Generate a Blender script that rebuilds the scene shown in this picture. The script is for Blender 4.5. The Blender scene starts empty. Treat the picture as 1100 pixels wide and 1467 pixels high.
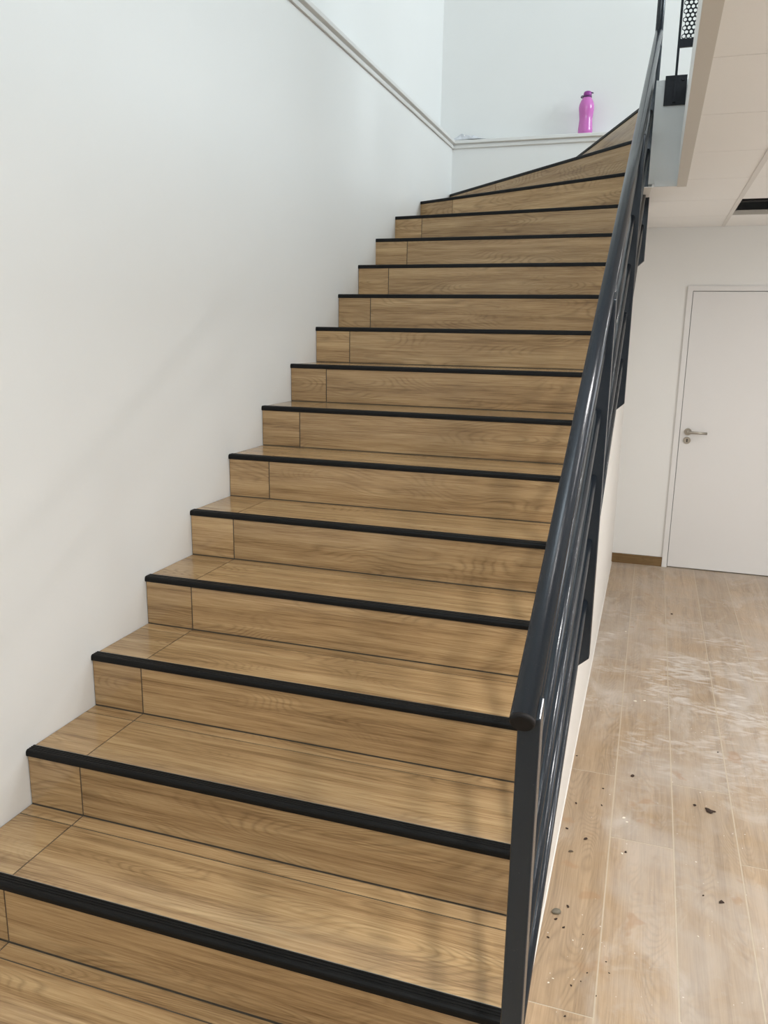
import bpy, bmesh, math, random
from mathutils import Vector

random.seed(7)
scene = bpy.context.scene
COL = scene.collection

# ------------------------------------------------------------------ camera
cam_d = bpy.data.cameras.new('camera')
cam = bpy.data.objects.new('camera', cam_d)
COL.objects.link(cam)
cam_d.sensor_fit = 'HORIZONTAL'
cam_d.sensor_width = 36.0
cam_d.lens = 1151.906 / 1100 * 36.0
cam_d.clip_start = 0.02
cam.location = (1.64829, -1.58842, 1.56655)
cam.rotation_euler = (1.348136, -0.015616, 0.318922)
scene.camera = cam

# ------------------------------------------------------------------ view + world
vs = scene.view_settings
vs.view_transform = 'Standard'
vs.look = 'None'
vs.gamma = 1.0
vs.use_curve_mapping = False
vs.exposure = -0.20

world = bpy.data.worlds.new('sky_world')
scene.world = world
world.use_nodes = True
wn = world.node_tree.nodes
bg = wn.get('Background') or wn.new('ShaderNodeBackground')
bg.inputs['Color'].default_value = (0.62, 0.79, 1.0, 1)
bg.inputs['Strength'].default_value = 0.6

# brightness of the daylight windows upstairs and of the light panels downstairs
DAY_W_RIGHT = 158.0
DAY_W_FRONT = 82.0
DAY_C = (0.80, 0.92, 1.0)
LED_W = 22.0
FILL_W_GROUND = 45.0  # fill from the added ground-floor window
LED_C = (0.99, 0.99, 0.985)

# ------------------------------------------------------------------ helpers
WORLD_O = {}


def wo(o):
    return WORLD_O.get(o.name, Vector((0, 0, 0)))


def finish(o, origin, parent):
    WORLD_O[o.name] = Vector(origin)
    COL.objects.link(o)
    if parent is not None:
        o.parent = parent
        o.location = Vector(origin) - wo(parent)
    else:
        o.location = origin
    return o


def tag(o, label=None, cat=None, group=None, kind=None):
    if label: o['label'] = label
    if cat: o['category'] = cat
    if group: o['group'] = group
    if kind: o['kind'] = kind
    return o


def empty(name, origin, parent=None):
    o = bpy.data.objects.new(name, None)
    o.empty_display_size = 0.05
    return finish(o, origin, parent)


def mesh_obj(name, verts, faces, mat, parent=None, origin=None, uvs=None, smooth=False, mats=None, mi=None):
    """verts in world space; origin defaults to the bounding box base centre"""
    vs_ = [Vector(v) for v in verts]
    if origin is None:
        xs = [v.x for v in vs_]; ys = [v.y for v in vs_]; zs = [v.z for v in vs_]
        origin = Vector(((min(xs) + max(xs)) / 2, (min(ys) + max(ys)) / 2, min(zs)))
    origin = Vector(origin)
    me = bpy.data.meshes.new(name)
    me.from_pydata([tuple(v - origin) for v in vs_], [], faces)
    for m in (mats or [mat]):
        me.materials.append(m)
    if mi:
        for p, k in zip(me.polygons, mi):
            p.material_index = k
    if uvs:
        ul = me.uv_layers.new(name='UVMap')
        for p in me.polygons:
            for li, vi in zip(p.loop_indices, p.vertices):
                ul.data[li].uv = uvs[vi]
    bm = bmesh.new(); bm.from_mesh(me)
    bmesh.ops.recalc_face_normals(bm, faces=bm.faces)
    bm.to_mesh(me); bm.free()
    if smooth:
        for p in me.polygons: p.use_smooth = True
    o = bpy.data.objects.new(name, me)
    return finish(o, origin, parent)


BOXF = [(0, 3, 2, 1), (4, 5, 6, 7), (0, 1, 5, 4), (1, 2, 6, 5), (2, 3, 7, 6), (3, 0, 4, 7)]


def box_v(x0, x1, y0, y1, z0, z1):
    return [(x0, y0, z0), (x1, y0, z0), (x1, y1, z0), (x0, y1, z0),
            (x0, y0, z1), (x1, y0, z1), (x1, y1, z1), (x0, y1, z1)]


def boxes(name, specs, mat, parent=None, origin=None):
    V, F = [], []
    for s in specs:
        b = len(V); V += box_v(*s); F += [tuple(i + b for i in f) for f in BOXF]
    return mesh_obj(name, V, F, mat, parent, origin)


def prism(name, poly, z0, z1, mat, parent=None, uvf=None):
    """poly: list of (x,y) extruded from z0 to z1"""
    n = len(poly)
    V = [(x, y, z0) for x, y in poly] + [(x, y, z1) for x, y in poly]
    F = [tuple(range(n - 1, -1, -1)), tuple(range(n, 2 * n))]
    F += [(i, (i + 1) % n, n + (i + 1) % n, n + i) for i in range(n)]
    uv = [uvf(v) for v in V] if uvf else None
    return mesh_obj(name, V, F, mat, parent, uvs=uv)


def frame_of(d):
    d = d.normalized()
    a = Vector((0, 0, 1)) if abs(d.z) < 0.9 else Vector((0, 1, 0))
    u = d.cross(a).normalized(); v = u.cross(d).normalized()
    return u, v


def tube_geo(path, r, seg=20, cap=True, ends=None):
    """path: list of Vector; swept circle"""
    V, F = [], []
    P = [Vector(p) for p in path]
    n = len(P)
    for i, p in enumerate(P):
        if i == 0: d = P[1] - P[0]
        elif i == n - 1: d = P[-1] - P[-2]
        else: d = (P[i + 1] - p).normalized() + (p - P[i - 1]).normalized()
        u, v = frame_of(d)
        rr = r[i] if isinstance(r, (list, tuple)) else r
        for k in range(seg):
            a = 2 * math.pi * k / seg
            V.append(p + u * (rr * math.cos(a)) + v * (rr * math.sin(a)))
    for i in range(n - 1):
        for k in range(seg):
            a = i * seg + k; b = i * seg + (k + 1) % seg
            F.append((a, b, b + seg, a + seg))
    if cap:
        F.append(tuple(range(seg - 1, -1, -1)))
        F.append(tuple((n - 1) * seg + k for k in range(seg)))
    return V, F


def tube(name, path, r, mat, parent=None, seg=20):
    V, F = tube_geo(path, r, seg)
    o = mesh_obj(name, V, F, mat, parent, origin=path[0])
    for p in o.data.polygons:
        p.use_smooth = len(p.vertices) == 4
    return o


def lathe_geo(c, prof, seg=32):
    V, F = [], []
    for r, z in prof:
        for k in range(seg):
            a = 2 * math.pi * k / seg
            V.append((c[0] + r * math.cos(a), c[1] + r * math.sin(a), c[2] + z))
    n = len(prof)
    for i in range(n - 1):
        for k in range(seg):
            a = i * seg + k; b = i * seg + (k + 1) % seg
            F.append((a, b, b + seg, a + seg))
    F.append(tuple(range(seg - 1, -1, -1)))
    F.append(tuple((n - 1) * seg + k for k in range(seg)))
    return V, F


def lathe(name, c, prof, mat, parent=None, seg=32):
    V, F = lathe_geo(c, prof, seg)
    o = mesh_obj(name, V, F, mat, parent, origin=c)
    for p in o.data.polygons:
        p.use_smooth = len(p.vertices) == 4
    return o


# ------------------------------------------------------------------ materials
def srgb(r, g, b):
    def f(c):
        c /= 255.0
        return c / 12.92 if c <= 0.04045 else ((c + 0.055) / 1.055) ** 2.4
    return (f(r), f(g), f(b), 1)


class NT:
    def __init__(self, name):
        self.m = bpy.data.materials.new(name)
        self.m.use_nodes = True
        self.t = self.m.node_tree
        self.b = self.t.nodes['Principled BSDF']

    def n(self, typ, **kw):
        nd = self.t.nodes.new(typ)
        for k, v in kw.items():
            setattr(nd, k, v)
        return nd

    def link(self, a, b):
        self.t.links.new(a, b)

    def val(self, sock, v):
        if isinstance(v, (int, float, tuple, list)):
            sock.default_value = v
        else:
            self.link(v, sock)

    def math(self, op, a, b=None, c=None, clamp=False):
        nd = self.n('ShaderNodeMath', operation=op, use_clamp=clamp)
        self.val(nd.inputs[0], a)
        if b is not None: self.val(nd.inputs[1], b)
        if c is not None: self.val(nd.inputs[2], c)
        return nd.outputs[0]

    def vmath(self, op, a, b):
        nd = self.n('ShaderNodeVectorMath', operation=op)
        self.val(nd.inputs[0], a); self.val(nd.inputs[1], b)
        return nd.outputs[0]

    def noise(self, vec, scale=1.0, detail=3.0, rough=0.5, dist=0.0):
        nd = self.n('ShaderNodeTexNoise')
        if vec is not None: self.link(vec, nd.inputs['Vector'])
        nd.inputs['Scale'].default_value = scale
        nd.inputs['Detail'].default_value = detail
        nd.inputs['Roughness'].default_value = rough
        nd.inputs['Distortion'].default_value = dist
        return nd.outputs['Fac']

    def mix(self, fac, a, b, blend='MIX'):
        nd = self.n('ShaderNodeMix', data_type='RGBA', blend_type=blend)
        self.val(nd.inputs[0], fac); self.val(nd.inputs[6], a); self.val(nd.inputs[7], b)
        return nd.outputs[2]

    def ramp(self, fac, stops):
        nd = self.n('ShaderNodeValToRGB')
        el = nd.color_ramp.elements
        while len(el) < len(stops): el.new(0.5)
        for e, (p, c) in zip(el, stops):
            e.position = p
            e.color = c if isinstance(c, tuple) else (c, c, c, 1)
        self.link(fac, nd.inputs[0])
        return nd.outputs[0]

    def maprange(self, v, a, b, c, d):
        nd = self.n('ShaderNodeMapRange')
        self.val(nd.inputs[0], v)
        for i, x in enumerate((a, b, c, d)): nd.inputs[i + 1].default_value = x
        return nd.outputs[0]

    def bump(self, h, strength=0.1, dist=0.01):
        nd = self.n('ShaderNodeBump')
        nd.inputs['Strength'].default_value = strength
        nd.inputs['Distance'].default_value = dist
        self.link(h, nd.inputs['Height'])
        self.link(nd.outputs[0], self.b.inputs['Normal'])


def plain(name, col, rough=0.5, metal=0.0, noise_amt=0.0, nscale=20, bump=0.0, bscale=200, spec=0.5):
    t = NT(name)
    t.b.inputs['Roughness'].default_value = rough
    t.b.inputs['Metallic'].default_value = metal
    t.b.inputs['Specular IOR Level'].default_value = spec
    geo = t.n('ShaderNodeNewGeometry')
    if noise_amt:
        f = t.noise(geo.outputs['Position'], nscale, 4)
        a = tuple(max(0, c * (1 - noise_amt)) for c in col[:3]) + (1,)
        b = tuple(min(1, c * (1 + noise_amt)) for c in col[:3]) + (1,)
        t.link(t.mix(f, a, b), t.b.inputs['Base Color'])
    else:
        t.b.inputs['Base Color'].default_value = col
    if bump:
        t.bump(t.noise(geo.outputs['Position'], bscale, 3), bump, 0.002)
    return t.m


def wood_tile(name, light, mid, dark, dusty=False):
    t = NT(name)
    uv = t.n('ShaderNodeUVMap'); uv.uv_map = 'UVMap'
    oi = t.n('ShaderNodeObjectInfo')
    rnd = oi.outputs['Random']
    cx = t.n('ShaderNodeCombineXYZ')
    t.link(t.math('MULTIPLY', rnd, 61.7), cx.inputs[0])
    t.link(t.math('MULTIPLY', rnd, 143.3), cx.inputs[1])
    t.link(t.math('MULTIPLY', rnd, 29.1), cx.inputs[2])
    p = t.vmath('ADD', uv.outputs[0], cx.outputs[0])
    # figure: contour lines of a stretched noise give cathedrals and knots
    fig = t.noise(t.vmath('MULTIPLY', p, (1.5, 7.0, 1.0)), 1.0, 1.5, 0.4, 0.25)
    wob = t.noise(t.vmath('MULTIPLY', p, (7.0, 60.0, 1.0)), 1.0, 3.0, 0.6, 0.0)
    figw = t.math('ADD', fig, t.math('MULTIPLY', wob, 0.016))
    rings = t.math('PINGPONG', t.math('MULTIPLY', figw, 34.0), 0.5)
    line = t.maprange(rings, 0.0, 0.30, 1.0, 0.0)
    linem = t.math('MULTIPLY', line, t.maprange(t.noise(t.vmath('MULTIPLY', p, (2.0, 14.0, 1.0)), 1.0, 2.0), 0.42, 0.62, 0.04, 0.9))
    fib = t.noise(t.vmath('MULTIPLY', p, (6.0, 230.0, 1.0)), 1.0, 4.0, 0.7, 0.0)
    band = t.noise(t.vmath('MULTIPLY', p, (1.2, 26.0, 1.0)), 1.0, 5.0, 0.62, 0.35)
    # knots
    vor = t.n('ShaderNodeTexVoronoi', feature='F1')
    t.link(t.vmath('MULTIPLY', p, (1.4, 4.2, 1.0)), vor.inputs['Vector'])
    vor.inputs['Scale'].default_value = 1.0
    kn = t.maprange(vor.outputs['Distance'], 0.0, 0.11, 1.0, 0.0)
    tone = t.math('ADD', t.math('MULTIPLY', band, 0.55), t.math('MULTIPLY', fib, 0.45))
    col = t.ramp(tone, [(0.33, dark), (0.49, mid), (0.66, light)])
    col = t.mix(t.math('MULTIPLY', linem, 0.38), col, tuple(c * 0.55 for c in dark[:3]) + (1,))
    col = t.mix(t.math('MULTIPLY', kn, 0.45), col, tuple(c * 0.6 for c in dark[:3]) + (1,))
    # each tile a little lighter or darker
    var = t.maprange(rnd, 0.0, 1.0, 0.86 if dusty else 0.90, 1.10 if dusty else 1.08)
    hsv = t.n('ShaderNodeHueSaturation')
    t.link(var, hsv.inputs['Value']); t.link(col, hsv.inputs['Color'])
    col = hsv.outputs[0]
    if dusty:
        geo = t.n('ShaderNodeNewGeometry')
        w = geo.outputs['Position']
        film = t.maprange(t.noise(w, 2.6, 5, 0.6, 0.5), 0.36, 0.64, 0.10, 0.60)
        sep = t.n('ShaderNodeSeparateXYZ'); t.link(w, sep.inputs[0])
        # sponge swirls left by wiping: bent arcs in patches
        st = t.noise(t.vmath('MULTIPLY', w, (6.0, 15.0, 1.0)), 1.0, 3, 0.55, 2.2)
        zone = t.math('MULTIPLY', t.maprange(sep.outputs[1], 1.3, 2.0, 0.0, 1.0), t.maprange(sep.outputs[1], 3.2, 3.7, 1.0, 0.0))
        zone = t.math('MULTIPLY', zone, t.maprange(t.noise(w, 3.4, 3, 0.6), 0.50, 0.60, 0.0, 1.0))
        arc = t.math('MULTIPLY', t.maprange(st, 0.44, 0.62, 0.0, 0.60), zone)
        haze = t.maprange(t.noise(t.vmath('MULTIPLY', w, (2.4, 1.2, 1.0)), 2.1, 5, 0.6, 0.8), 0.55, 0.75, 0.0, 0.45)
        dust = film
        white = t.math('MAXIMUM', arc, haze, clamp=True)
        mott = t.maprange(t.noise(w, 11.0, 6, 0.7, 0.6), 0.40, 0.66, 0.0, 0.55)
        dust = t.math('MAXIMUM', dust, t.math('MULTIPLY', mott, t.maprange(t.noise(w, 1.9, 2), 0.4, 0.6, 0.2, 1.0)))
        # the strip beside the stairs was wiped cleaner
        clean = t.math('MAXIMUM', t.maprange(sep.outputs[0], 1.60, 1.70, 0.25, 1.0), t.maprange(sep.outputs[1], 1.4, 2.2, 0.0, 1.0))
        dust = t.math('MULTIPLY', dust, clean)
        col = t.mix(dust, col, srgb(186, 178, 170))
        col = t.mix(t.math('MULTIPLY', white, t.maprange(clean, 0.25, 1.0, 0.35, 1.0)), col, srgb(212, 207, 201))
        # damp brown spots
        spot = t.maprange(t.noise(w, 13.0, 2, 0.4), 0.66, 0.72, 0.0, 0.40)
        spot = t.math('MULTIPLY', spot, t.maprange(t.noise(w, 2.3, 1), 0.5, 0.6, 0.0, 1.0))
        col = t.mix(spot, col, srgb(160, 122, 86))
        fleck = t.maprange(t.noise(w, 90.0, 1, 0.3), 0.79, 0.81, 0.0, 0.8)
        col = t.mix(fleck, col, srgb(226, 222, 214))
        t.link(t.maprange(dust, 0.0, 0.6, 0.34, 0.62), t.b.inputs['Roughness'])
    else:
        t.link(t.maprange(fib, 0.2, 0.8, 0.11, 0.20), t.b.inputs['Roughness'])
    t.link(col, t.b.inputs['Base Color'])
    t.b.inputs['Specular IOR Level'].default_value = 0.5
    t.bump(t.math('ADD', fib, t.math('MULTIPLY', line, -0.3)), 0.05, 0.002)
    return t.m


M_STEP = wood_tile('oak_look_tile', srgb(201, 170, 126), srgb(172, 139, 98), srgb(122, 93, 62))
M_FLOOR = wood_tile('oak_look_floor_tile_dusty', srgb(184, 157, 124), srgb(164, 138, 106), srgb(134, 109, 80), dusty=True)
M_SKIRT = wood_tile('oak_look_skirting', srgb(140, 112, 74), srgb(116, 91, 58), srgb(92, 70, 44))
M_GROUT = plain('dark_grout', srgb(84, 74, 61), 0.9, noise_amt=0.12, nscale=60)
M_GROUT_F = plain('pale_floor_grout', srgb(190, 178, 158), 0.9, noise_amt=0.1, nscale=40)
M_NOSE = plain('black_ribbed_nosing', srgb(15, 14, 13), 0.5, noise_amt=0.25, nscale=120, spec=0.2)
M_ALU = plain('thin_metal_edge', srgb(150, 146, 138), 0.35, metal=0.8)
M_WALL = plain('white_wall_paint', srgb(232, 231, 228), 0.55, noise_amt=0.012, nscale=3, bump=0.10, bscale=55, spec=0.35)
M_PLASTER = plain('white_stair_side_plaster', srgb(232, 228, 222), 0.6, noise_amt=0.02, nscale=8, bump=0.1, bscale=90)
M_RAWSLAB = plain('grey_white_filler_coat', srgb(205, 206, 204), 0.8, noise_amt=0.06, nscale=9, bump=0.25, bscale=40)
M_TRIM = plain('white_moulding_paint', srgb(222, 220, 216), 0.45)
M_CTILE = plain('mineral_ceiling_tile', srgb(246, 244, 241), 0.9, noise_amt=0.02, nscale=220, bump=0.2, bscale=400)
M_CGRID = plain('ceiling_grid_enamel', srgb(226, 222, 217), 0.5)
M_CTRIM = plain('beige_edge_trim', srgb(206, 200, 190), 0.5)
M_DARKVOID = plain('dark_ceiling_void', srgb(34, 32, 31), 0.9)  # shade above the ceiling put into the colour
M_DOOR = plain('pale_grey_door_paint', srgb(225, 223, 221), 0.42, noise_amt=0.01, nscale=6)
M_FRAME = plain('white_door_frame_paint', srgb(226, 224, 222), 0.45)
M_STEEL = plain('brushed_steel', srgb(178, 172, 162), 0.3, metal=1.0, noise_amt=0.05, nscale=80)
M_DARK = plain('door_gap_black', srgb(24, 24, 26), 0.8)  # shade in the door gaps and keyhole put into the colour


def rail_paint():
    t = NT('anthracite_gloss_paint')
    geo = t.n('ShaderNodeNewGeometry')
    w = geo.outputs['Position']
    f = t.noise(w, 2.0, 2)
    col = t.mix(f, srgb(27, 32, 39), srgb(34, 41, 49))
    scuff = t.maprange(t.noise(w, 120.0, 4, 0.75), 0.66, 0.80, 0.0, 0.30)
    col = t.mix(scuff, col, srgb(120, 122, 124))
    t.link(col, t.b.inputs['Base Color'])
    t.b.inputs['Roughness'].default_value = 0.24
    t.b.inputs['Specular IOR Level'].default_value = 0.5
    t.bump(t.noise(w, 260.0, 3, 0.6), 0.22, 0.001)
    return t.m


M_RAIL = rail_paint()
M_CAP = plain('black_plastic_end_cap', srgb(26, 23, 22), 0.6, noise_amt=0.2, nscale=90, spec=0.2)
M_PLATE = plain('black_steel_plate', srgb(20, 21, 26), 0.5, noise_amt=0.2, nscale=50, spec=0.2)
M_CHIP = plain('dark_mortar_chip', srgb(86, 74, 60), 0.85, noise_amt=0.4, nscale=300)
M_CHIP_D = plain('blackish_crumb', srgb(58, 42, 32), 0.85, noise_amt=0.4, nscale=300)
M_CHIP_W = plain('white_plaster_crumb', srgb(232, 224, 208), 0.8)
M_PEBBLE = plain('grey_pebble', srgb(112, 106, 92), 0.6, noise_amt=0.2, nscale=120)

tm = NT('pink_translucent_plastic')
tm.b.inputs['Base Color'].default_value = srgb(198, 72, 190)
tm.b.inputs['Roughness'].default_value = 0.16
tm.b.inputs['Transmission Weight'].default_value = 0.12
tm.b.inputs['IOR'].default_value = 1.45
_g = tm.n('ShaderNodeNewGeometry')
tm.link(tm.mix(tm.noise(_g.outputs['Position'], 14.0, 2), srgb(204, 106, 184), srgb(216, 126, 198)), tm.b.inputs['Base Color'])
M_PINK = tm.m
M_CAPPINK = plain('purple_cap_plastic', srgb(142, 50, 138), 0.4, noise_amt=0.08, nscale=30)
M_CAPDARK = plain('dark_purple_plastic', srgb(80, 46, 86), 0.4)
M_WRAP = plain('crumpled_grey_film', srgb(205, 206, 210), 0.4, noise_amt=0.12, nscale=25)

# ------------------------------------------------------------------ dimensions
H = 0.175                       # rise
GO = 0.310183                   # going
Y0 = -0.481993                  # reference of step number 0
ZF = -H                         # ground floor level
XS = 1.462                      # open side of the stairs
YB = 5.06                       # stairwell back wall (below the ledge)
YD = 4.738                      # wall with the door
ZC = 2.307                      # suspended ceiling
ZL = 2.980                      # underside of the ledge moulding
ZU = 2.815                      # upper landing floor
XR, YF, ZT = 5.2, -4.6, 5.4     # far right wall, wall behind the camera, top ceiling
RA, RB = 0.14, 0.14            # how far the upper walls stand back

# ------------------------------------------------------------------ setting: walls
tag(boxes('wall_left', [(-0.25, 0.0, YF - 0.2, YB + 0.3, ZF - 0.1, ZL + 0.03)], M_WALL), kind='structure')
tag(boxes('wall_left_upper', [(-0.30, -RA, YF - 0.2, YB + 0.35, ZL + 0.03, ZT)], M_WALL), kind='structure')
tag(boxes('wall_back', [(0.0, 1.62, YB, YB + 0.3, 1.9, ZL + 0.03), (1.62, XR + 0.2, YB, YB + 0.3, ZU - 0.05, ZL + 0.03)], M_WALL), kind='structure')
tag(boxes('wall_back_upper', [(-RA, XR + 0.2, YB + RB, YB + 0.35, ZL + 0.03, ZT)], M_WALL), kind='structure')
tag(boxes('wall_back_ground', [(XS, 1.838, YD, YD + 0.2, ZF, ZC + 0.2), (2.842, XR + 0.2, YD, YD + 0.2, ZF, ZC + 0.2),
                               (1.838, 2.842, YD, YD + 0.2, 1.905, ZC + 0.2)], M_WALL), kind='structure')
# upstairs window openings: two in the wall behind the camera, one in the right wall
WZ0, WZ1 = 3.75, 5.15
WINF = [(0.3, 2.1), (2.7, 4.5)]
WINR = [(2.9, 4.7)]
specs = [(-0.25, XR + 0.2, YF - 0.2, YF, ZF - 0.1, WZ0), (-0.25, XR + 0.2, YF - 0.2, YF, WZ1, ZT)]
xs_ = [-0.25] + [v for w in WINF for v in w] + [XR + 0.2]
for k in range(0, len(xs_), 2):
    specs.append((xs_[k], xs_[k + 1], YF - 0.2, YF, WZ0, WZ1))
tag(boxes('wall_front', specs, M_WALL), kind='structure')
GZ0, GZ1 = 0.75, 2.05
WIN_FILL = (0.4, 2.4)  # opening for the added ground-floor fill window
specs = [(XR, XR + 0.2, YF, YB + 0.3, ZF - 0.1, GZ0), (XR, XR + 0.2, YF, YB + 0.3, GZ1, WZ0), (XR, XR + 0.2, YF, WIN_FILL[0], GZ0, GZ1),
         (XR, XR + 0.2, WIN_FILL[1], YB + 0.3, GZ0, GZ1), (XR, XR + 0.2, YF, YB + 0.3, WZ1, ZT),
         (XR, XR + 0.2, YF, WINR[0][0], WZ0, WZ1), (XR, XR + 0.2, WINR[0][1], YB + 0.3, WZ0, WZ1)]
tag(boxes('wall_right', specs, M_WALL), kind='structure')
M_GLASS = NT('window_glass')
M_GLASS.b.inputs['Base Color'].default_value = (1, 1, 1, 1)
M_GLASS.b.inputs['Roughness'].default_value = 0.0
M_GLASS.b.inputs['Transmission Weight'].default_value = 1.0
M_GLASS.b.inputs['IOR'].default_value = 1.05


def window(n, a, b, front, WZ0=WZ0, WZ1=WZ1, watts=None):
    def bx(t0, t1, p, q, z0, z1):       # t: depth inside the wall, p..q along the wall
        return (p, q, YF - t1, YF - t0, z0, z1) if front else (XR + t0, XR + t1, p, q, z0, z1)
    m = (a + b) / 2; f = 0.06
    w = empty('window_%d' % n, (m, YF - 0.1, WZ0) if front else (XR + 0.1, m, WZ0))
    tag(w, kind='structure')
    boxes('window_frame', [bx(0.07, 0.13, a, a + f, WZ0, WZ1), bx(0.07, 0.13, b - f, b, WZ0, WZ1),
                           bx(0.07, 0.13, a + f, b - f, WZ0, WZ0 + f), bx(0.07, 0.13, a + f, b - f, WZ1 - f, WZ1),
                           bx(0.07, 0.13, m - 0.03, m + 0.03, WZ0 + f, WZ1 - f)], M_FRAME, w)
    for (p, q) in ((a + f, m - 0.03), (m + 0.03, b - f)):
        boxes('pane', [bx(0.096, 0.102, p, q, WZ0 + f, WZ1 - f)], M_GLASS.m, w)
    ld = bpy.data.lights.new('daylight', 'AREA')  # daylight upstairs, added fill light on the ground floor
    ld.shape = 'RECTANGLE'
    if front: ld.size, ld.size_y = b - a - 0.1, WZ1 - WZ0 - 0.1
    else: ld.size, ld.size_y = WZ1 - WZ0 - 0.1, b - a - 0.1
    ld.energy = watts or (DAY_W_FRONT if front else DAY_W_RIGHT)
    ld.color = (0.93, 0.97, 1.0) if watts else DAY_C      # whiter colour for the added ground-floor fill
    lo = bpy.data.objects.new('daylight', ld)
    if front:
        finish(lo, (m, YF + 0.02, (WZ0 + WZ1) / 2), None); lo.rotation_euler = (math.radians(90), 0, 0)
    else:
        finish(lo, (XR - 0.02, m, (WZ0 + WZ1) / 2), None); lo.rotation_euler = (0, math.radians(90), 0)


window(1, *WINF[0], True)
window(2, *WINF[1], True)
window(3, *WINR[0], False)
window(4, *WIN_FILL, False, GZ0, GZ1, FILL_W_GROUND)  # unseen window added to brighten the lower ceiling and door wall
tag(boxes('ceiling_upper', [(-0.3, XR + 0.2, YF - 0.2, YB + 0.35, ZT, ZT + 0.1)], M_WALL), kind='structure')


# ledge moulding: profile swept along left wall and back wall (mitred)
def ledge(name, path_pts, depth):
    # profile in (out, z): out is towards the room
    prof = [(-depth, -0.012), (0.0, -0.012), (0.012, -0.012), (0.014, -0.004), (0.014, 0.006), (0.006, 0.010), (0.006, 0.016), (0.022, 0.021),
            (0.026, 0.024), (0.026, 0.043), (0.022, 0.047), (-depth, 0.047)]
    V, F = [], []
    for (bx, by, ox, oy) in path_pts:
        for d, z in prof:
            V.append((bx + ox * d, by + oy * d, ZL + z))
    n = len(prof)
    for i in range(len(path_pts) - 1):
        for k in range(n):
            a = i * n + k; b = i * n + (k + 1) % n
            F.append((a, b, b + n, a + n))
    F.append(tuple(range(n))); F.append(tuple((len(path_pts) - 1) * n + k for k in range(n)))
    return tag(mesh_obj(name, V, F, M_TRIM), kind='structure')


ledge('trim_1', [(0, YF, 1, 0), (0, YB, 1, -1)], 0.0)
ledge('trim_2', [(0, YB, 1, -1), (XR, YB, 0, -1)], 0.0)
# ledge boards behind the mouldings
tag(boxes('trim_3', [(-RA, 0.0, YF, YB + RB, ZL + 0.03, ZL + 0.046)], M_TRIM), kind='structure')
tag(boxes('trim_4', [(0.0, XR, YB, YB + RB, ZL + 0.03, ZL + 0.046)], M_TRIM), kind='structure')

# ------------------------------------------------------------------ setting: ground floor of long oak-look tiles
floor = boxes('floor', [(XS, XR, -0.5, YD + 0.2, ZF - 0.1, ZF - 0.0006), (0.0, XR, YF, -0.5, ZF - 0.1, ZF - 0.0006)], M_GROUT_F)
tag(floor, kind='structure')
FJ = 0.0045
PX = 0.2135
TL = 1.2405


def floor_tile(x0, x1, y0, y1, z=ZF):
    g = FJ / 2
    V = box_v(x0 + g, x1 - g, y0 + g, y1 - g, z - 0.010, z)
    uv = [(v[1] - y0, v[0] - x0) for v in V]
    dz = random.uniform(-0.0002, 0.0004)
    V = [(v[0], v[1], v[2] + dz) for v in V]
    return mesh_obj('floor_tile', V, BOXF, M_FLOOR, floor, uvs=uv)


cols = [(1.4665, 1.643)] + [(1.643 + PX * k, 1.643 + PX * (k + 1)) for k in range(0, 16)]
starts = {0: 0.256, 1: 1.074, 2: 1.508 - 1.2405, 3: 1.062, 4: 0.55, 5: 0.9, 6: 0.2, 7: 1.1, 8: 0.6, 9: 0.3, 10: 0.8}
for k, (a, b) in enumerate(cols):
    s = starts.get(k, random.random() * TL)
    y = s - 5 * TL
    while y < YD:
        y0, y1 = max(y, YF), min(y + TL, YD)
        if y1 - y0 > 0.05 and b < XR and (k < 8 or y0 > -1.0):
            floor_tile(a, b, y0, y1)
        y += TL

# door-wall skirting
boxv = box_v(XS + 0.002, 1.836, YD - 0.012, YD, ZF, ZF + 0.074)
tag(mesh_obj('baseboard_back', boxv, BOXF, M_SKIRT, uvs=[(v[0], v[2]) for v in boxv]), kind='structure')
boxv = box_v(2.845, XR, YD - 0.012, YD, ZF, ZF + 0.074)
tag(mesh_obj('baseboard_back', boxv, BOXF, M_SKIRT, uvs=[(v[0], v[2]) for v in boxv]), kind='structure')

# ------------------------------------------------------------------ setting: suspended ceiling
ceil = boxes('ceiling', [(1.862, XR, YF, YD, ZC + 0.30, ZC + 0.34)], M_DARKVOID)
tag(ceil, kind='structure')
ylines = [0.988 - 0.62 * k for k in range(9, 0, -1)] + [0.988, 1.61, 2.23, 2.862, 3.53, 4.20, YD]
ylines = [y for y in ylines if y > YF]
ylines = [YF] + ylines
xlines = [1.733, 2.028] + [2.028 + 0.62 * k for k in range(1, 6)]
xlines = [x for x in xlines if x < XR - 0.1] + [XR]
hole = None
for i in range(len(xlines) - 1):
    for j in range(len(ylines) - 1):
        x0, x1, y0, y1 = xlines[i], xlines[i + 1], ylines[j], ylines[j + 1]
        if i == 1 and abs(y0 - 3.53) < 0.01:
            hole = (x0, x1, y0, y1); continue
        V = box_v(x0 + (0.006 if i else 0.0), x1 - 0.006, y0 + 0.002, y1 - 0.002, ZC, ZC + 0.015)
        # the first strip follows the slanting plaster edge beyond the slab
        mesh_obj('ceiling_tile', V, BOXF, M_CTILE, ceil)
for x in xlines[1:-1]:
    boxes('grid_bar', [(x - 0.012, x + 0.012, YF, YD, ZC - 0.003, ZC + 0.003), (x - 0.001, x + 0.001, YF, YD, ZC + 0.003, ZC + 0.04)], M_CGRID, ceil)
for y in ylines[1:-1]:
    boxes('cross_bar', [(1.733, XR, y - 0.004, y + 0.004, ZC + 0.003, ZC + 0.03)], M_CTRIM, ceil)
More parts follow.
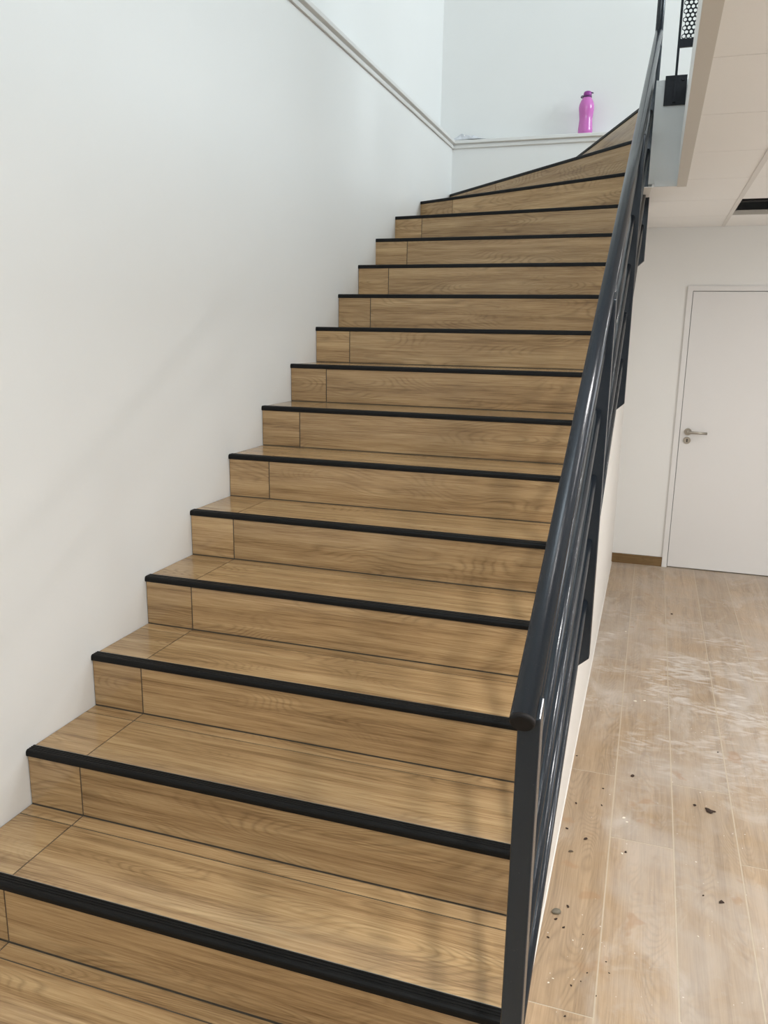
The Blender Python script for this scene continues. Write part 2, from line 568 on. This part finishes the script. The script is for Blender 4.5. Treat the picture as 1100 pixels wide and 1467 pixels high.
if hole:
    x0, x1, y0, y1 = hole
    boxes('hanger_and_dark_lining', [(x0 + 0.02, x1, y0 + 0.50, y0 + 0.54, ZC + 0.06, ZC + 0.10), (x0, x1 + 0.4, y0 - 0.03, y0 - 0.01, ZC + 0.016, ZC + 0.29),
                          (x0 - 0.02, x0 - 0.005, y0, y1, ZC + 0.016, ZC + 0.29)], M_DARKVOID, ceil)  # hanger plus dark sheets lining the hole in place of shade
# ceiling strip beside the stairs beyond the slab end
# tile strips between the slab end and the plaster edge
for (ya, yb) in ((3.04, 3.53), (3.53, 4.20), (4.20, YD)):
    def xe(y): return 1.565 + (1.466 - 1.565) * (y - 3.04) / (YD - 3.04)
    prism('ceiling_tile', [(xe(ya + 0.002), ya + 0.002), (1.733, ya + 0.002), (1.733, yb - 0.002), (xe(yb - 0.002), yb - 0.002)], ZC, ZC + 0.015, M_CTILE, ceil)
prism('plaster_soffit', [(XS, 3.04), (1.5645, 3.04), (1.4655, YD), (XS, YD)], ZC - 0.001, ZC + 0.003, M_PLASTER, ceil)
# open edge of the ceiling along the stairwell: flat trim and upstand
tag(boxes('trim_5', [(1.686, 1.7328, YF, 3.034, ZC - 0.004, ZC + 0.012)], M_CTRIM), kind='structure')
tag(boxes('trim_6', [(1.686, 1.700, YF, 3.034, ZC + 0.012, ZC + 0.245)], M_WALL), kind='structure')

# upper floor slab with its bare end face
slab = boxes('floor_upper', [(1.545, 1.7328, 3.036, YB, ZC + 0.0155, ZU - 0.03), (1.7328, XR, 3.036, YB, ZC + 0.36, ZU - 0.03),
                             (1.86, XR, YF, 3.036, ZC + 0.36, ZU - 0.03), (1.7005, 1.86, YF, 3.036, ZC + 0.246, ZU - 0.03)], M_RAWSLAB)
tag(slab, kind='structure')
boxes('slab_nib', [(1.575, 1.686, 3.028, 3.036, ZC + 0.0, ZC + 0.03)], M_RAWSLAB, slab)
edge = [(1.545, 3.036)]
x = 1.545
while x < 1.73:
    x += random.uniform(0.012, 0.03); edge.append((min(x, 1.733), 3.036 + random.uniform(0.0, 0.022)))
boxes('floor_tile', [(1.60, 1.733, 3.07, YB, ZU - 0.03, ZU), (1.545, 1.60, 3.09, YB, ZU - 0.03, ZU - 0.006)], M_FLOOR, slab)
prism('broken_screed', edge + [(1.733, 3.10), (1.545, 3.10)], ZU - 0.03, ZU - 0.004, M_RAWSLAB, slab)
for k in range(12):
    xa = 1.735 + 0.29 * k
    V = box_v(xa + 0.002, min(xa + 0.288, XR), 3.06, YB, ZU - 0.03, ZU)
    mesh_obj('floor_tile', V, BOXF, M_FLOOR, slab, uvs=[(v[1], v[0] - xa) for v in V])

# ------------------------------------------------------------------ door on the ground floor
door = empty('door_1', (2.34, YD, ZF)); tag(door, kind='structure')
DX0, DX1, DZ1 = 1.878, 2.802, 1.868
frm = boxes('door_frame', [(1.838, DX0 - 0.004, YD - 0.014, YD + 0.06, ZF, DZ1 + 0.037), (DX1 + 0.004, 2.842, YD - 0.014, YD + 0.06, ZF, DZ1 + 0.037),
                     (DX0 - 0.004, DX1 + 0.004, YD - 0.014, YD + 0.06, DZ1 + 0.004, DZ1 + 0.037)], M_FRAME, door)
boxes('door_gap_backing', [(DX0 - 0.005, DX1 + 0.005, YD + 0.04, YD + 0.06, ZF, DZ1 + 0.005)], M_DARK, door)  # black sheet added behind the leaf, shades the gaps and stops light leaks
leaf = boxes('door_leaf', [(DX0, DX1, YD - 0.004, YD + 0.036, ZF + 0.008, DZ1)], M_DOOR, door)


def rosette(name, c, r, th, parent, mat=None):
    V, F = [], []
    prof = [(r, 0.0), (r, th * 0.7), (r * 0.94, th), (r * 0.5, th)]
    seg = 28
    for rr, d in prof:
        for k in range(seg):
            a = 2 * math.pi * k / seg
            V.append((c[0] + rr * math.cos(a), c[1] - d, c[2] + rr * math.sin(a)))
    for i in range(len(prof) - 1):
        for k in range(seg):
            a = i * seg + k; b = i * seg + (k + 1) % seg
            F.append((a, b, b + seg, a + seg))
    F.append(tuple(range(seg))); F.append(tuple((len(prof) - 1) * seg + k for k in range(seg)))
    return mesh_obj(name, V, F, mat or M_STEEL, parent, origin=c)


HY = YD - 0.004
rosette('handle_rose', (1.932, HY, 0.870), 0.026, 0.009, leaf)
rosette('lock_rose', (1.931, HY, 0.806), 0.026, 0.009, leaf)
boxes('keyhole', [(1.927, 1.935, HY - 0.0105, HY - 0.0085, 0.794, 0.818)], M_DARK, leaf)
tube('lever_handle', [(1.932, HY - 0.008, 0.870), (1.932, HY - 0.042, 0.870), (1.936, HY - 0.052, 0.870), (1.946, HY - 0.056, 0.870), (2.062, HY - 0.056, 0.868)], 0.0095, M_STEEL, leaf, 16)

# ------------------------------------------------------------------ staircase
stairs = empty('staircase', (XS / 2, Y0, ZF))
tag(stairs, 'winding staircase clad in brown oak-look tiles with black nosings along white wall', 'staircase')
Lp, Rp = {}, {}
for i in range(0, 12):
    Lp[i] = (0.0, Y0 + GO * i); Rp[i] = (XS, Y0 + GO * i)
Rp[10] = (XS, Y0 + GO * 10 + 0.012)
Rp[11] = (XS, 2.905)
Lp[12], Rp[12] = (0.0, 3.235), (XS, 3.19)
Lp[13], Rp[13] = (0.0, 3.615), (XS, 3.375)
Lp[14], Rp[14] = (0.0, 4.195), (XS, 3.405)
Lp[15], Rp[15] = (0.0, YB - 0.02), (XS, 3.440)
Lp[16], Rp[16] = (0.885, YB), (XS, 3.510)
JL = {i: 0.184 for i in range(0, 12)}
JL.update({12: 0.20, 13: 0.19, 14: 0.31, 15: 0.70, 16: 0.0})
NF = 0.018      # nosing front ahead of the reference line
RJ = 0.0045      # joint


class StepLine:
    """front line of a step; pt(s, d): s metres along from the wall, d metres inwards (up-flight)"""
    def __init__(self, i):
        self.a = Vector(Lp[i]); self.b = Vector(Rp[i])
        self.u = (self.b - self.a).normalized()
        self.n = Vector((-self.u.y, self.u.x))
        self.len = (self.b - self.a).length

    def pt(self, s, d):
        """point at along-line parameter s, shifted inwards d but kept inside the side planes"""
        p = self.a + self.u * s + self.n * (d - NF)
        if s <= 1e-6:            # keep on the wall plane
            if abs(self.u.x) > 1e-6 and self.a.x < 0.5:
                k = (0.0 - p.x) / self.u.x
                q = p + self.u * k
                if q.y > YB - 0.001:
                    k = (YB - 0.001 - p.y) / self.u.y if abs(self.u.y) > 1e-6 else 0
                    q = p + self.u * k
                p = q
            else:
                k = (YB - 0.001 - p.y) / self.u.y
                p = p + self.u * k
        elif s >= self.len - 1e-6:
            k = (XS - p.x) / self.u.x
            p = p + self.u * k
        return (p.x, p.y)


SL = {i: StepLine(i) for i in Lp}
TH = 0.010


def tile_prism(name, poly, z0, z1, parent, u, org):
    n = Vector((-u.y, u.x))
    def uvf(v):
        d = Vector((v[0] - org[0], v[1] - org[1]))
        return (d.dot(u), d.dot(n))
    return prism(name, poly, z0, z1, M_STEP, parent, uvf)


def riser_tile(parent, L, s0, s1, z0, z1):
    a = L.pt(s0, 0.005); b = L.pt(s1, 0.005)
    nn = L.n * TH
    V = []
    for z in (z0, z1):
        V += [(a[0], a[1], z), (b[0], b[1], z), (b[0] + nn.x, b[1] + nn.y, z), (a[0] + nn.x, a[1] + nn.y, z)]
    org = L.a
    uv = [((Vector((v[0], v[1])) - org).dot(L.u), v[2] - z0) for v in V]
    return mesh_obj('riser_tile', V, BOXF, M_STEP, parent, uvs=uv)


NOSE = [(0.0375, -0.010), (0.0375, 0.0010), (0.0355, 0.0010), (0.0350, 0.0016),
        (0.0305, 0.0020), (0.0298, 0.0006), (0.0275, 0.0006), (0.0268, 0.0020),
        (0.0225, 0.0020), (0.0218, 0.0006), (0.0195, 0.0006), (0.0188, 0.0020),
        (0.0145, 0.0020), (0.0138, 0.0006), (0.0115, 0.0006), (0.0108, 0.0020),
        (0.0060, 0.0016), (0.0020, -0.0010), (0.0003, -0.0050), (0.0000, -0.0100), (0.0000, -0.0165), (0.0040, -0.0185), (0.0100, -0.0185)]


def nosing(parent, L, z):
    V, F, mi = [], [], []
    n = len(NOSE)
    for s in (0.0, L.len):
        for d, dz in NOSE:
            p = L.pt(s, d); V.append((p[0], p[1], z + dz))
    for k in range(n):
        a, b = k, (k + 1) % n
        F.append((a, b, b + n, a + n)); mi.append(1 if k in (1,) else 0)
    F.append(tuple(range(n - 1, -1, -1))); mi.append(0)
    F.append(tuple(range(n, 2 * n))); mi.append(0)
    return mesh_obj('nosing', V, F, None, parent, mats=[M_NOSE, M_ALU], mi=mi)


order = list(range(0, 17))
for i in order:
    L = SL[i]
    z = H * i
    zb = z - H
    last = i == 16
    # backing of the step: shows as grout in the joints
    back = [(XS - 0.001, 3.60), (1.55, 3.60)]
    if not last:
        Nx = SL[i + 1]
        core = [L.pt(0, 0.0068), L.pt(L.len, 0.0068), Nx.pt(Nx.len, 0.02), Nx.pt(0, 0.02)]
        if i == 15:
            core = [L.pt(0, 0.0068), L.pt(L.len, 0.0068), Nx.pt(Nx.len, 0.02), Nx.pt(0, 0.02)]
    else:
        core = [L.pt(0, 0.0068), L.pt(L.len, 0.0068), (1.5445, 3.60), (1.5445, YB - 0.001)]
    core = [(min(max(x, 0.001), 1.5445 if last else XS - 0.001), y) for x, y in core]
    step = prism('step', core, zb - 0.03 if i else ZF - 0.002, z - 0.0015, M_GROUT, stairs)
    # risers
    jl = JL[i]
    zt = z - 0.0175
    zb2 = zb + 0.0035
    if jl > 0:
        riser_tile(step, L, 0.003 if i < 12 else 0.0, jl - RJ / 2, zb2, zt)
        riser_tile(step, L, jl + RJ / 2, L.len, zb2, zt)
    else:
        riser_tile(step, L, 0.0, L.len, zb2, zt)
    nosing(step, L, z)
    # treads
    d0 = 0.038
    if last:
        poly = [L.pt(0, d0), L.pt(L.len, d0), (1.543, 3.62), (1.543, YB - 0.002)]
        tile_prism('tread_tile', poly, z - TH, z, step, L.u, L.a)
        continue
    ds = 0.053   # cut strip at the back of the tread
    if i < 12:
        def back_pt(x, off, Nx=Nx):
            s = max(0.0, x)
            q = Nx.a + Nx.u * x + Nx.n * (0.005 - NF - off)
            return (q.x, q.y)
        for (x0, x1) in ((0.0035, jl - RJ / 2), (jl + RJ / 2, XS - 0.001)):
            f0 = (x0, L.a.y + (L.b.y - L.a.y) * x0 / XS - NF + d0); f1 = (x1, L.a.y + (L.b.y - L.a.y) * x1 / XS - NF + d0)
            def yb(x, off): return Nx.a.y + (Nx.b.y - Nx.a.y) * x / XS - NF + 0.005 - off
            tile_prism('tread_tile', [f0, f1, (x1, yb(x1, ds)), (x0, yb(x0, ds))], z - TH, z, step, Vector((1, 0)), (x0, f0[1]))
            tile_prism('tread_strip', [(x0, yb(x0, ds - RJ)), (x1, yb(x1, ds - RJ)), (x1, yb(x1, 0.003)), (x0, yb(x0, 0.003))], z - TH, z, step, Vector((1, 0)), (x0, f0[1] + 3.3))
    else:
        # winder: two tiles split across the long side
        p0, p1 = L.pt(0.0, d0), L.pt(L.len, d0)
        q0, q1 = Nx.pt(0.0, 0.001), Nx.pt(Nx.len, 0.001)
        def lerp(a, b, t): return (a[0] + (b[0] - a[0]) * t, a[1] + (b[1] - a[1]) * t)
        if (Vector(p1) - Vector(q1)).dot(L.n) > -0.002: p1 = lerp(p1, p0, 0.06); 
        for (t0, t1) in ((0.0, 0.45), (0.452, 1.0)):
            tile_prism('tread_tile', [lerp(p0, p1, t0), lerp(p0, p1, t1), lerp(q0, q1, t1), lerp(q0, q1, t0)], z - TH, z, step, L.u, L.a)

# white plastered open side of the staircase
prof = [(Y0 - NF + 0.007, ZF)]
for i in range(0, 14):
    yv = Rp[i][1] - NF + 0.007
    prof.append((yv, H * i - H if i else ZF)); prof.append((yv, H * i - 0.0225))
prof += [(Rp[13][1] + 0.2, H * 13 - 0.02), (YD, H * 13 - 0.02), (YD, ZF)]
clean = []
for q in prof:
    if not clean or (abs(q[0] - clean[-1][0]) + abs(q[1] - clean[-1][1])) > 1e-5: clean.append(q)
n = len(clean)
V = [(XS - 0.001 + 0.001, y, z) for y, z in clean] + [(XS + 0.004, y, z) for y, z in clean]
F = [tuple(range(n)), tuple(range(2 * n - 1, n - 1, -1))] + [(i, (i + 1) % n, n + (i + 1) % n, n + i) for i in range(n)]
mesh_obj('plaster_side', V, F, M_PLASTER, stairs)
boxes('core_infill', [(0.9, XS - 0.001, 3.7, YB - 0.01, 1.9, H * 13 - 0.04)], M_PLASTER, stairs)
# bead of white filler along the foot of the side
V, F = tube_geo([(XS + 0.004, -0.48, ZF + 0.001), (XS + 0.004, YD - 0.014, ZF + 0.001)], 0.004, 10)
mesh_obj('filler_bead', V, F, M_PLASTER, stairs)

# ------------------------------------------------------------------ stair railing
SLOPE = H / GO


def rail_pt(y, hh):
    return Vector((1.4985 + 0.0069 * y, y, (y - Y0) * SLOPE + hh))


rail = empty('stair_railing', (1.507, -0.37, ZF))
tag(rail, 'dark anthracite steel stair railing with round handrail and sloping bars', 'railing')
HT = 3.625
hr = tube('handrail', [rail_pt(-0.385, 0.90), rail_pt(HT, 0.90)], 0.0212, M_RAIL, rail, 32)
d = (rail_pt(1, 0) - rail_pt(0, 0)).normalized()
e = rail_pt(-0.385, 0.90)
capo = tube('end_cap', [e + d * 0.002, e - d * 0.003, e - d * 0.0065], [0.0213, 0.0213, 0.0185], M_CAP, hr, 32)
POSTS = [-0.378, 0.872, 2.118, 3.362]
PW = 0.0395
for k, y in enumerate(POSTS):
    xc = 1.5075 + 0.0069 * y
    x0, x1 = xc - PW / 2 + (0.0 if k else 0.002), xc + PW / 2
    ztop = rail_pt(y + 0.02, 0.90).z - 0.012
    znose = (y - Y0) * SLOPE
    zbo = znose - 0.20
    dy = 0.040
    # outer lower corner cut at 45 degrees
    c = 0.030
    poly = [(x0, zbo - c * 1.2), (x1 - c, zbo - c * 0.9), (x1, zbo), (x1, ztop), (x0, ztop)]
    n = len(poly)
    V = [(px, y, pz) for px, pz in poly] + [(px, y + dy, pz + dy * (SLOPE if pz > znose + 0.5 else 0)) for px, pz in poly]
    F = [tuple(range(n - 1, -1, -1)), tuple(range(n, 2 * n))] + [(i, (i + 1) % n, n + (i + 1) % n, n + i) for i in range(n)]
    po = mesh_obj('post', V, F, M_RAIL, rail, origin=(xc, y, zbo - c * 1.2))
    bv = po.modifiers.new('edge', 'BEVEL'); bv.width = 0.003; bv.segments = 2
    if k:
        boxes('fixing_plate', [(XS + 0.004, x0 + 0.002, y - 0.0, y + dy, zbo - c * 1.1, zbo + 0.12)], M_PLATE, rail)
    else:
        boxes('fixing_plate', [(XS + 0.004, x0 + 0.002, y + 0.002, y + dy - 0.002, zbo + 0.02, zbo + 0.12)], M_PLATE, rail)
for hh in (0.772, 0.575, 0.378, 0.180, -0.016):
    for k in range(len(POSTS)):
        ya = POSTS[k] + 0.038
        yb_ = POSTS[k + 1] + 0.002 if k < 3 else HT - 0.01
        tube('bar', [rail_pt(ya, hh), rail_pt(yb_, hh)], 0.0118, M_RAIL, rail, 16)
top = rail_pt(HT, 0.90)
tube('newel_tube', [(top.x, HT + 0.004, ZU - 0.012), (top.x, HT + 0.004, 4.05)], 0.0212, M_RAIL, rail, 24)

# ------------------------------------------------------------------ railing of the upper landing
lr = empty('landing_railing', (1.64, 3.03, 2.69))
tag(lr, 'black railing with perforated sheet panel bolted to edge of upper landing', 'railing')
pl = boxes('fixing_plate', [(1.587, 1.690, 3.024, 3.036, 2.690, 2.826)], M_PLATE, lr)
for (bx, bz) in ((1.672, 2.806),):
    rosette('bolt', (bx, 3.024, bz), 0.008, 0.006, pl, M_PLATE)
boxes('post', [(1.630, 1.642, 3.012, 3.024, 2.700, 4.00)], M_PLATE, lr)
boxes('bottom_rail', [(1.642, 2.9, 3.010, 3.026, 2.948, 2.985)], M_PLATE, lr)
boxes('top_rail', [(1.600, 2.9, 3.000, 3.036, 4.00, 4.03)], M_PLATE, lr)
boxes('post', [(2.88, 2.892, 3.012, 3.024, 2.80, 4.00)], M_PLATE, lr)
# sheet with hexagonally set round holes
pitch = 0.0215; rad = 0.0078
V, F = [], []
vmap = {}


def vid(x, z):
    k = (round(x, 5), round(z, 5))
    if k not in vmap:
        vmap[k] = len(V); V.append((x, 3.018, z))
    return vmap[k]


rows = int((3.995 - 2.985) / (pitch * math.sqrt(3) / 2))
R6 = pitch / math.sqrt(3)
for r in range(rows):
    cz = 2.985 + R6 + r * pitch * math.sqrt(3) / 2
    for c in range(55):
        cx = 1.645 + pitch / 2 + c * pitch + (pitch / 2 if r % 2 else 0)
        outer, inner = [], []
        for k in range(6):
            a0 = math.pi / 2 + k * math.pi / 3; a1 = a0 + math.pi / 3
            p0 = (cx + R6 * math.cos(a0), cz + R6 * math.sin(a0)); p1 = (cx + R6 * math.cos(a1), cz + R6 * math.sin(a1))
            outer += [p0, ((p0[0] + p1[0]) / 2, (p0[1] + p1[1]) / 2)]
        for k in range(12):
            a = math.pi / 2 + k * math.pi / 6
            inner.append((cx + rad * math.cos(a), cz + rad * math.sin(a)))
        for k in range(12):
            j = (k + 1) % 12
            F.append((vid(*outer[k]), vid(*outer[j]), vid(*inner[j]), vid(*inner[k])))
sheet = mesh_obj('perforated_panel', V, F, M_PLATE, lr)
so = sheet.modifiers.new('thickness', 'SOLIDIFY'); so.thickness = 0.002

# ------------------------------------------------------------------ round downlights in the lower ceiling
M_LED = NT('lit_diffuser')
M_LED.b.inputs['Base Color'].default_value = (0.9, 0.9, 0.9, 1)
M_LED.b.inputs['Emission Color'].default_value = (1.0, 0.97, 0.93, 1)
M_LED.b.inputs['Emission Strength'].default_value = 25.0
for (lx, ly, lw) in ((2.33, -0.15, 1.25), (2.33, -2.3, 0.9), (3.57, 1.3, 1.1), (3.57, -1.0, 1.0), (3.57, 3.2, 0.9)):
    t = empty('downlight', (lx, ly, ZC - 0.012))
    tag(t, 'round white downlight set in the tiled ceiling to the right of the stairs', 'ceiling light', 'downlights in the lower ceiling')
    lathe('ring', (lx, ly, ZC - 0.012), [(0.100, 0.004), (0.104, 0.0), (0.118, 0.002), (0.120, 0.012), (0.100, 0.012)], M_CGRID, t, 36)
    lathe('lens', (lx, ly, ZC - 0.008), [(0.02, 0.0), (0.099, 0.0), (0.099, 0.006), (0.02, 0.006)], M_LED.m, t, 36)
    ld = bpy.data.lights.new('downlight_beam', 'AREA')
    ld.shape = 'DISK'; ld.size = 0.2; ld.energy = LED_W * lw; ld.color = LED_C
    lo = bpy.data.objects.new('downlight_beam', ld)
    finish(lo, (lx, ly, ZC - 0.014), t)

# ------------------------------------------------------------------ pink bottle on the ledge
ZLT = ZL + 0.047
bc = (1.012, YB + 0.045, ZLT)
bot = empty('drinking_bottle', bc)
tag(bot, 'pink translucent plastic drinking bottle standing on the white wall ledge', 'bottle')
prof = [(0.030, 0.0), (0.050, 0.001), (0.053, 0.006), (0.0535, 0.030), (0.0515, 0.060), (0.0495, 0.085), (0.0485, 0.105), (0.0495, 0.125),
        (0.0525, 0.150), (0.0555, 0.172), (0.0565, 0.190), (0.0550, 0.206), (0.0510, 0.220), (0.0450, 0.234), (0.0385, 0.245), (0.0335, 0.253), (0.0315, 0.260), (0.020, 0.260)]
lathe('bottle_body', bc, prof, M_PINK, bot, 40)
lathe('neck_ring', (bc[0], bc[1], bc[2] + 0.258), [(0.02, 0), (0.033, 0.0), (0.034, 0.003), (0.034, 0.008), (0.030, 0.010), (0.02, 0.010)], M_CAPDARK, bot, 32)
cap = lathe('cap', (bc[0] + 0.002, bc[1], bc[2] + 0.266), [(0.020, 0), (0.0300, 0.0), (0.0305, 0.012), (0.0295, 0.024), (0.026, 0.032), (0.018, 0.036), (0.006, 0.037)], M_CAPPINK, bot, 32)
V, F = [], []
loop = [Vector((bc[0] - 0.030, bc[1], bc[2] + 0.272)), Vector((bc[0] - 0.041, bc[1] - 0.004, bc[2] + 0.271)), Vector((bc[0] - 0.045, bc[1] - 0.006, bc[2] + 0.264)),
        Vector((bc[0] - 0.040, bc[1] - 0.004, bc[2] + 0.259)), Vector((bc[0] - 0.030, bc[1], bc[2] + 0.262))]
tube('carry_loop', loop, 0.0042, M_CAPDARK, bot, 10)
tube('flip_tab', [(bc[0] + 0.024, bc[1] - 0.004, bc[2] + 0.290), (bc[0] + 0.038, bc[1] - 0.006, bc[2] + 0.289), (bc[0] + 0.042, bc[1] - 0.006, bc[2] + 0.284)], 0.0048, M_CAPDARK, cap, 10)

# ------------------------------------------------------------------ crumpled film on the ledge
nx, ny = 26, 7
V, F = [], []
for a in range(nx):
    for b in range(ny):
        u = a / (nx - 1); v = b / (ny - 1)
        env = math.sin(math.pi * min(1, u * 1.15 + 0.12)) if u < 0.9 else max(0.05, math.sin(math.pi * min(1, u)))
        hh = (0.060 * max(0.12, 1 - u) + 0.008) * (0.55 + 0.6 * random.random()) * math.sin(math.pi * (0.02 + 0.9 * v)) * max(0.25, env)
        V.append((0.012 + 0.33 * u + random.uniform(-0.004, 0.004), YB - 0.022 + 0.075 * v + 0.008 * math.sin(u * 9), ZLT + 0.0015 + hh))
for a in range(nx - 1):
    for b in range(ny - 1):
        F.append((a * ny + b, (a + 1) * ny + b, (a + 1) * ny + b + 1, a * ny + b + 1))
fl = mesh_obj('plastic_film', V, F, M_WRAP)
tag(fl, 'crumpled grey plastic film lying on the ledge in the wall corner', 'plastic film')
m = fl.modifiers.new('thickness', 'SOLIDIFY'); m.thickness = 0.001; m.offset = 1

# ------------------------------------------------------------------ crumbs on the floor
def chip(name, x, y, rx, ry, rz, mat, rot=0.0, seg=9, jag=0.3):
    V, F = [], []
    lay = [(0.75, 0.0), (1.0, 0.35), (0.8, 0.8), (0.35, 1.0)]
    jit = [1 + random.uniform(-jag, jag) for _ in range(seg)]
    for s, hz in lay:
        for k in range(seg):
            a = 2 * math.pi * k / seg
            px, py = rx * s * jit[k] * math.cos(a), ry * s * jit[k] * math.sin(a)
            V.append((x + px * math.cos(rot) - py * math.sin(rot), y + px * math.sin(rot) + py * math.cos(rot), ZF + rz * hz))
    for i in range(len(lay) - 1):
        for k in range(seg):
            a = i * seg + k; b = i * seg + (k + 1) % seg
            F.append((a, b, b + seg, a + seg))
    F.append(tuple(range(seg - 1, -1, -1))); F.append(tuple((len(lay) - 1) * seg + k for k in range(seg)))
    return mesh_obj(name, V, F, mat, smooth=(jag < 0.1))


CHIPS = [
    ('pebble', 1.506, 0.622, 0.0151),
    ('c', 1.537, 0.659, 0.0065),
    ('c', 1.508, 0.591, 0.0064),
    ('c', 1.534, 0.563, 0.0052),
    ('c', 1.495, 0.507, 0.0052),
    ('c', 1.592, 0.553, 0.0031),
    ('c', 1.708, 1.518, 0.0085),
    ('d', 1.991, 1.358, 0.0196),
    ('d', 1.938, 1.382, 0.0079),
    ('c', 1.562, 1.030, 0.0086),
    ('scrap', 1.518, 0.940, 0.0132),
    ('c', 1.493, 1.070, 0.0063),
    ('c', 1.601, 1.383, 0.0055),
    ('c', 1.509, 1.244, 0.0053),
    ('c', 1.603, 1.263, 0.0053),
    ('c', 1.480, 1.604, 0.0044),
    ('c', 1.893, 3.613, 0.0089),
    ('c', 1.577, 0.346, 0.0048),
    ('c', 1.615, 0.406, 0.0029),
    ('c', 1.601, 0.370, 0.0029),
    ('c', 1.941, 0.855, 0.0044),
    ('c', 1.993, 0.840, 0.0088),
    ('c', 1.645, 0.333, 0.0028),
    ('c', 1.673, 0.426, 0.0029),
    ('c', 1.663, 0.466, 0.0030),
    ('c', 1.572, 0.238, 0.0046),
    ('c', 1.698, 1.000, 0.0060),
    ('w', 1.518, 0.336, 0.0038),
    ('w', 1.527, 0.355, 0.0029),
    ('w', 1.565, 0.520, 0.0031),
    ('w', 1.684, 1.206, 0.0064),
    ('w', 1.697, 1.183, 0.0051),
    ('w', 1.917, 0.658, 0.0041),
    ('w', 1.703, 2.228, 0.0085),
    ('w', 1.745, 2.251, 0.0068),
    ('w', 1.625, 3.188, 0.0063),
    ('w', 1.687, 0.988, 0.0048),
    ('c', 2.049, 1.840, 0.0045),
]
CRUMB = {(1.537, 0.659): 'brown crumb on the floor just beyond the grey pebble', (1.508, 0.591): 'brown crumb on the floor right in front of the grey pebble',
         (1.534, 0.563): 'thin dark sliver on the floor slightly below the grey pebble', (1.495, 0.507): 'brown crumb beside the stair side, below the grey pebble',
         (1.708, 1.518): 'lone brown crumb beyond the jagged scrap, second tile row from the stairs', (1.562, 1.030): 'brown crumb just above the jagged brown scrap',
         (1.493, 1.070): 'brown crumb against the stair side, above the jagged brown scrap', (1.893, 3.613): 'lone tiny dark crumb on the far floor nearest the door',
         (1.993, 0.840): 'flat brown crumb on the floor nearest the right edge of the photo', (1.572, 0.238): 'brown crumb on the floor at the bottom edge of the photo',
         (1.480, 1.604): 'tiny crumb at the foot of the stair side, farthest along it', (1.698, 1.000): 'brown crumb lying against a white crumb at a tile end joint'}
for t, x, y, r in CHIPS:
    a = random.uniform(0, 3.14)
    if t == 'pebble':
        o = chip('pebble', x, y, r, r * 0.78, 0.010, M_PEBBLE, 0.4, 14, 0.05)
        tag(o, 'smooth grey oval pebble on the floor beside the stairs', 'pebble')
    elif t == 'scrap':
        o = chip('mortar_scrap', x, y, r, r * 0.45, 0.005, M_CHIP, 0.5, 7, 0.5)
        tag(o, 'jagged brown scrap on the floor, largest near the railing foot', 'debris')
    elif t == 'd' and r > 0.01:
        o = chip('mortar_scrap', x, y, r, r * 0.6, 0.008, M_CHIP_D, 2.4, 9, 0.6)
        tag(o, 'blackish broken crumb on the floor tile, darkest of the crumbs', 'debris')
    elif t == 'd':
        o = chip('mortar_crumb', x, y, r, r * 0.7, 0.004, M_CHIP_D, a, 8, 0.3)
        tag(o, 'small dark crumb beside the large blackish crumb on the floor', 'debris')
    elif t == 'c':
        o = chip('mortar_crumb', x, y, r, r * random.uniform(0.5, 0.8), r * 0.6, M_CHIP_D, a, 7, 0.35)
        tag(o, CRUMB.get((x, y), 'tiny brown crumb scattered on the dusty floor tiles'), 'debris', 'brown crumbs on the floor')
    else:
        o = chip('plaster_crumb', x, y, r, r * random.uniform(0.6, 0.9), r * 0.5, M_CHIP_W, a, 7, 0.35)
        tag(o, 'tiny white plaster crumb scattered on the dusty floor tiles', 'debris', 'white crumbs on the floor')
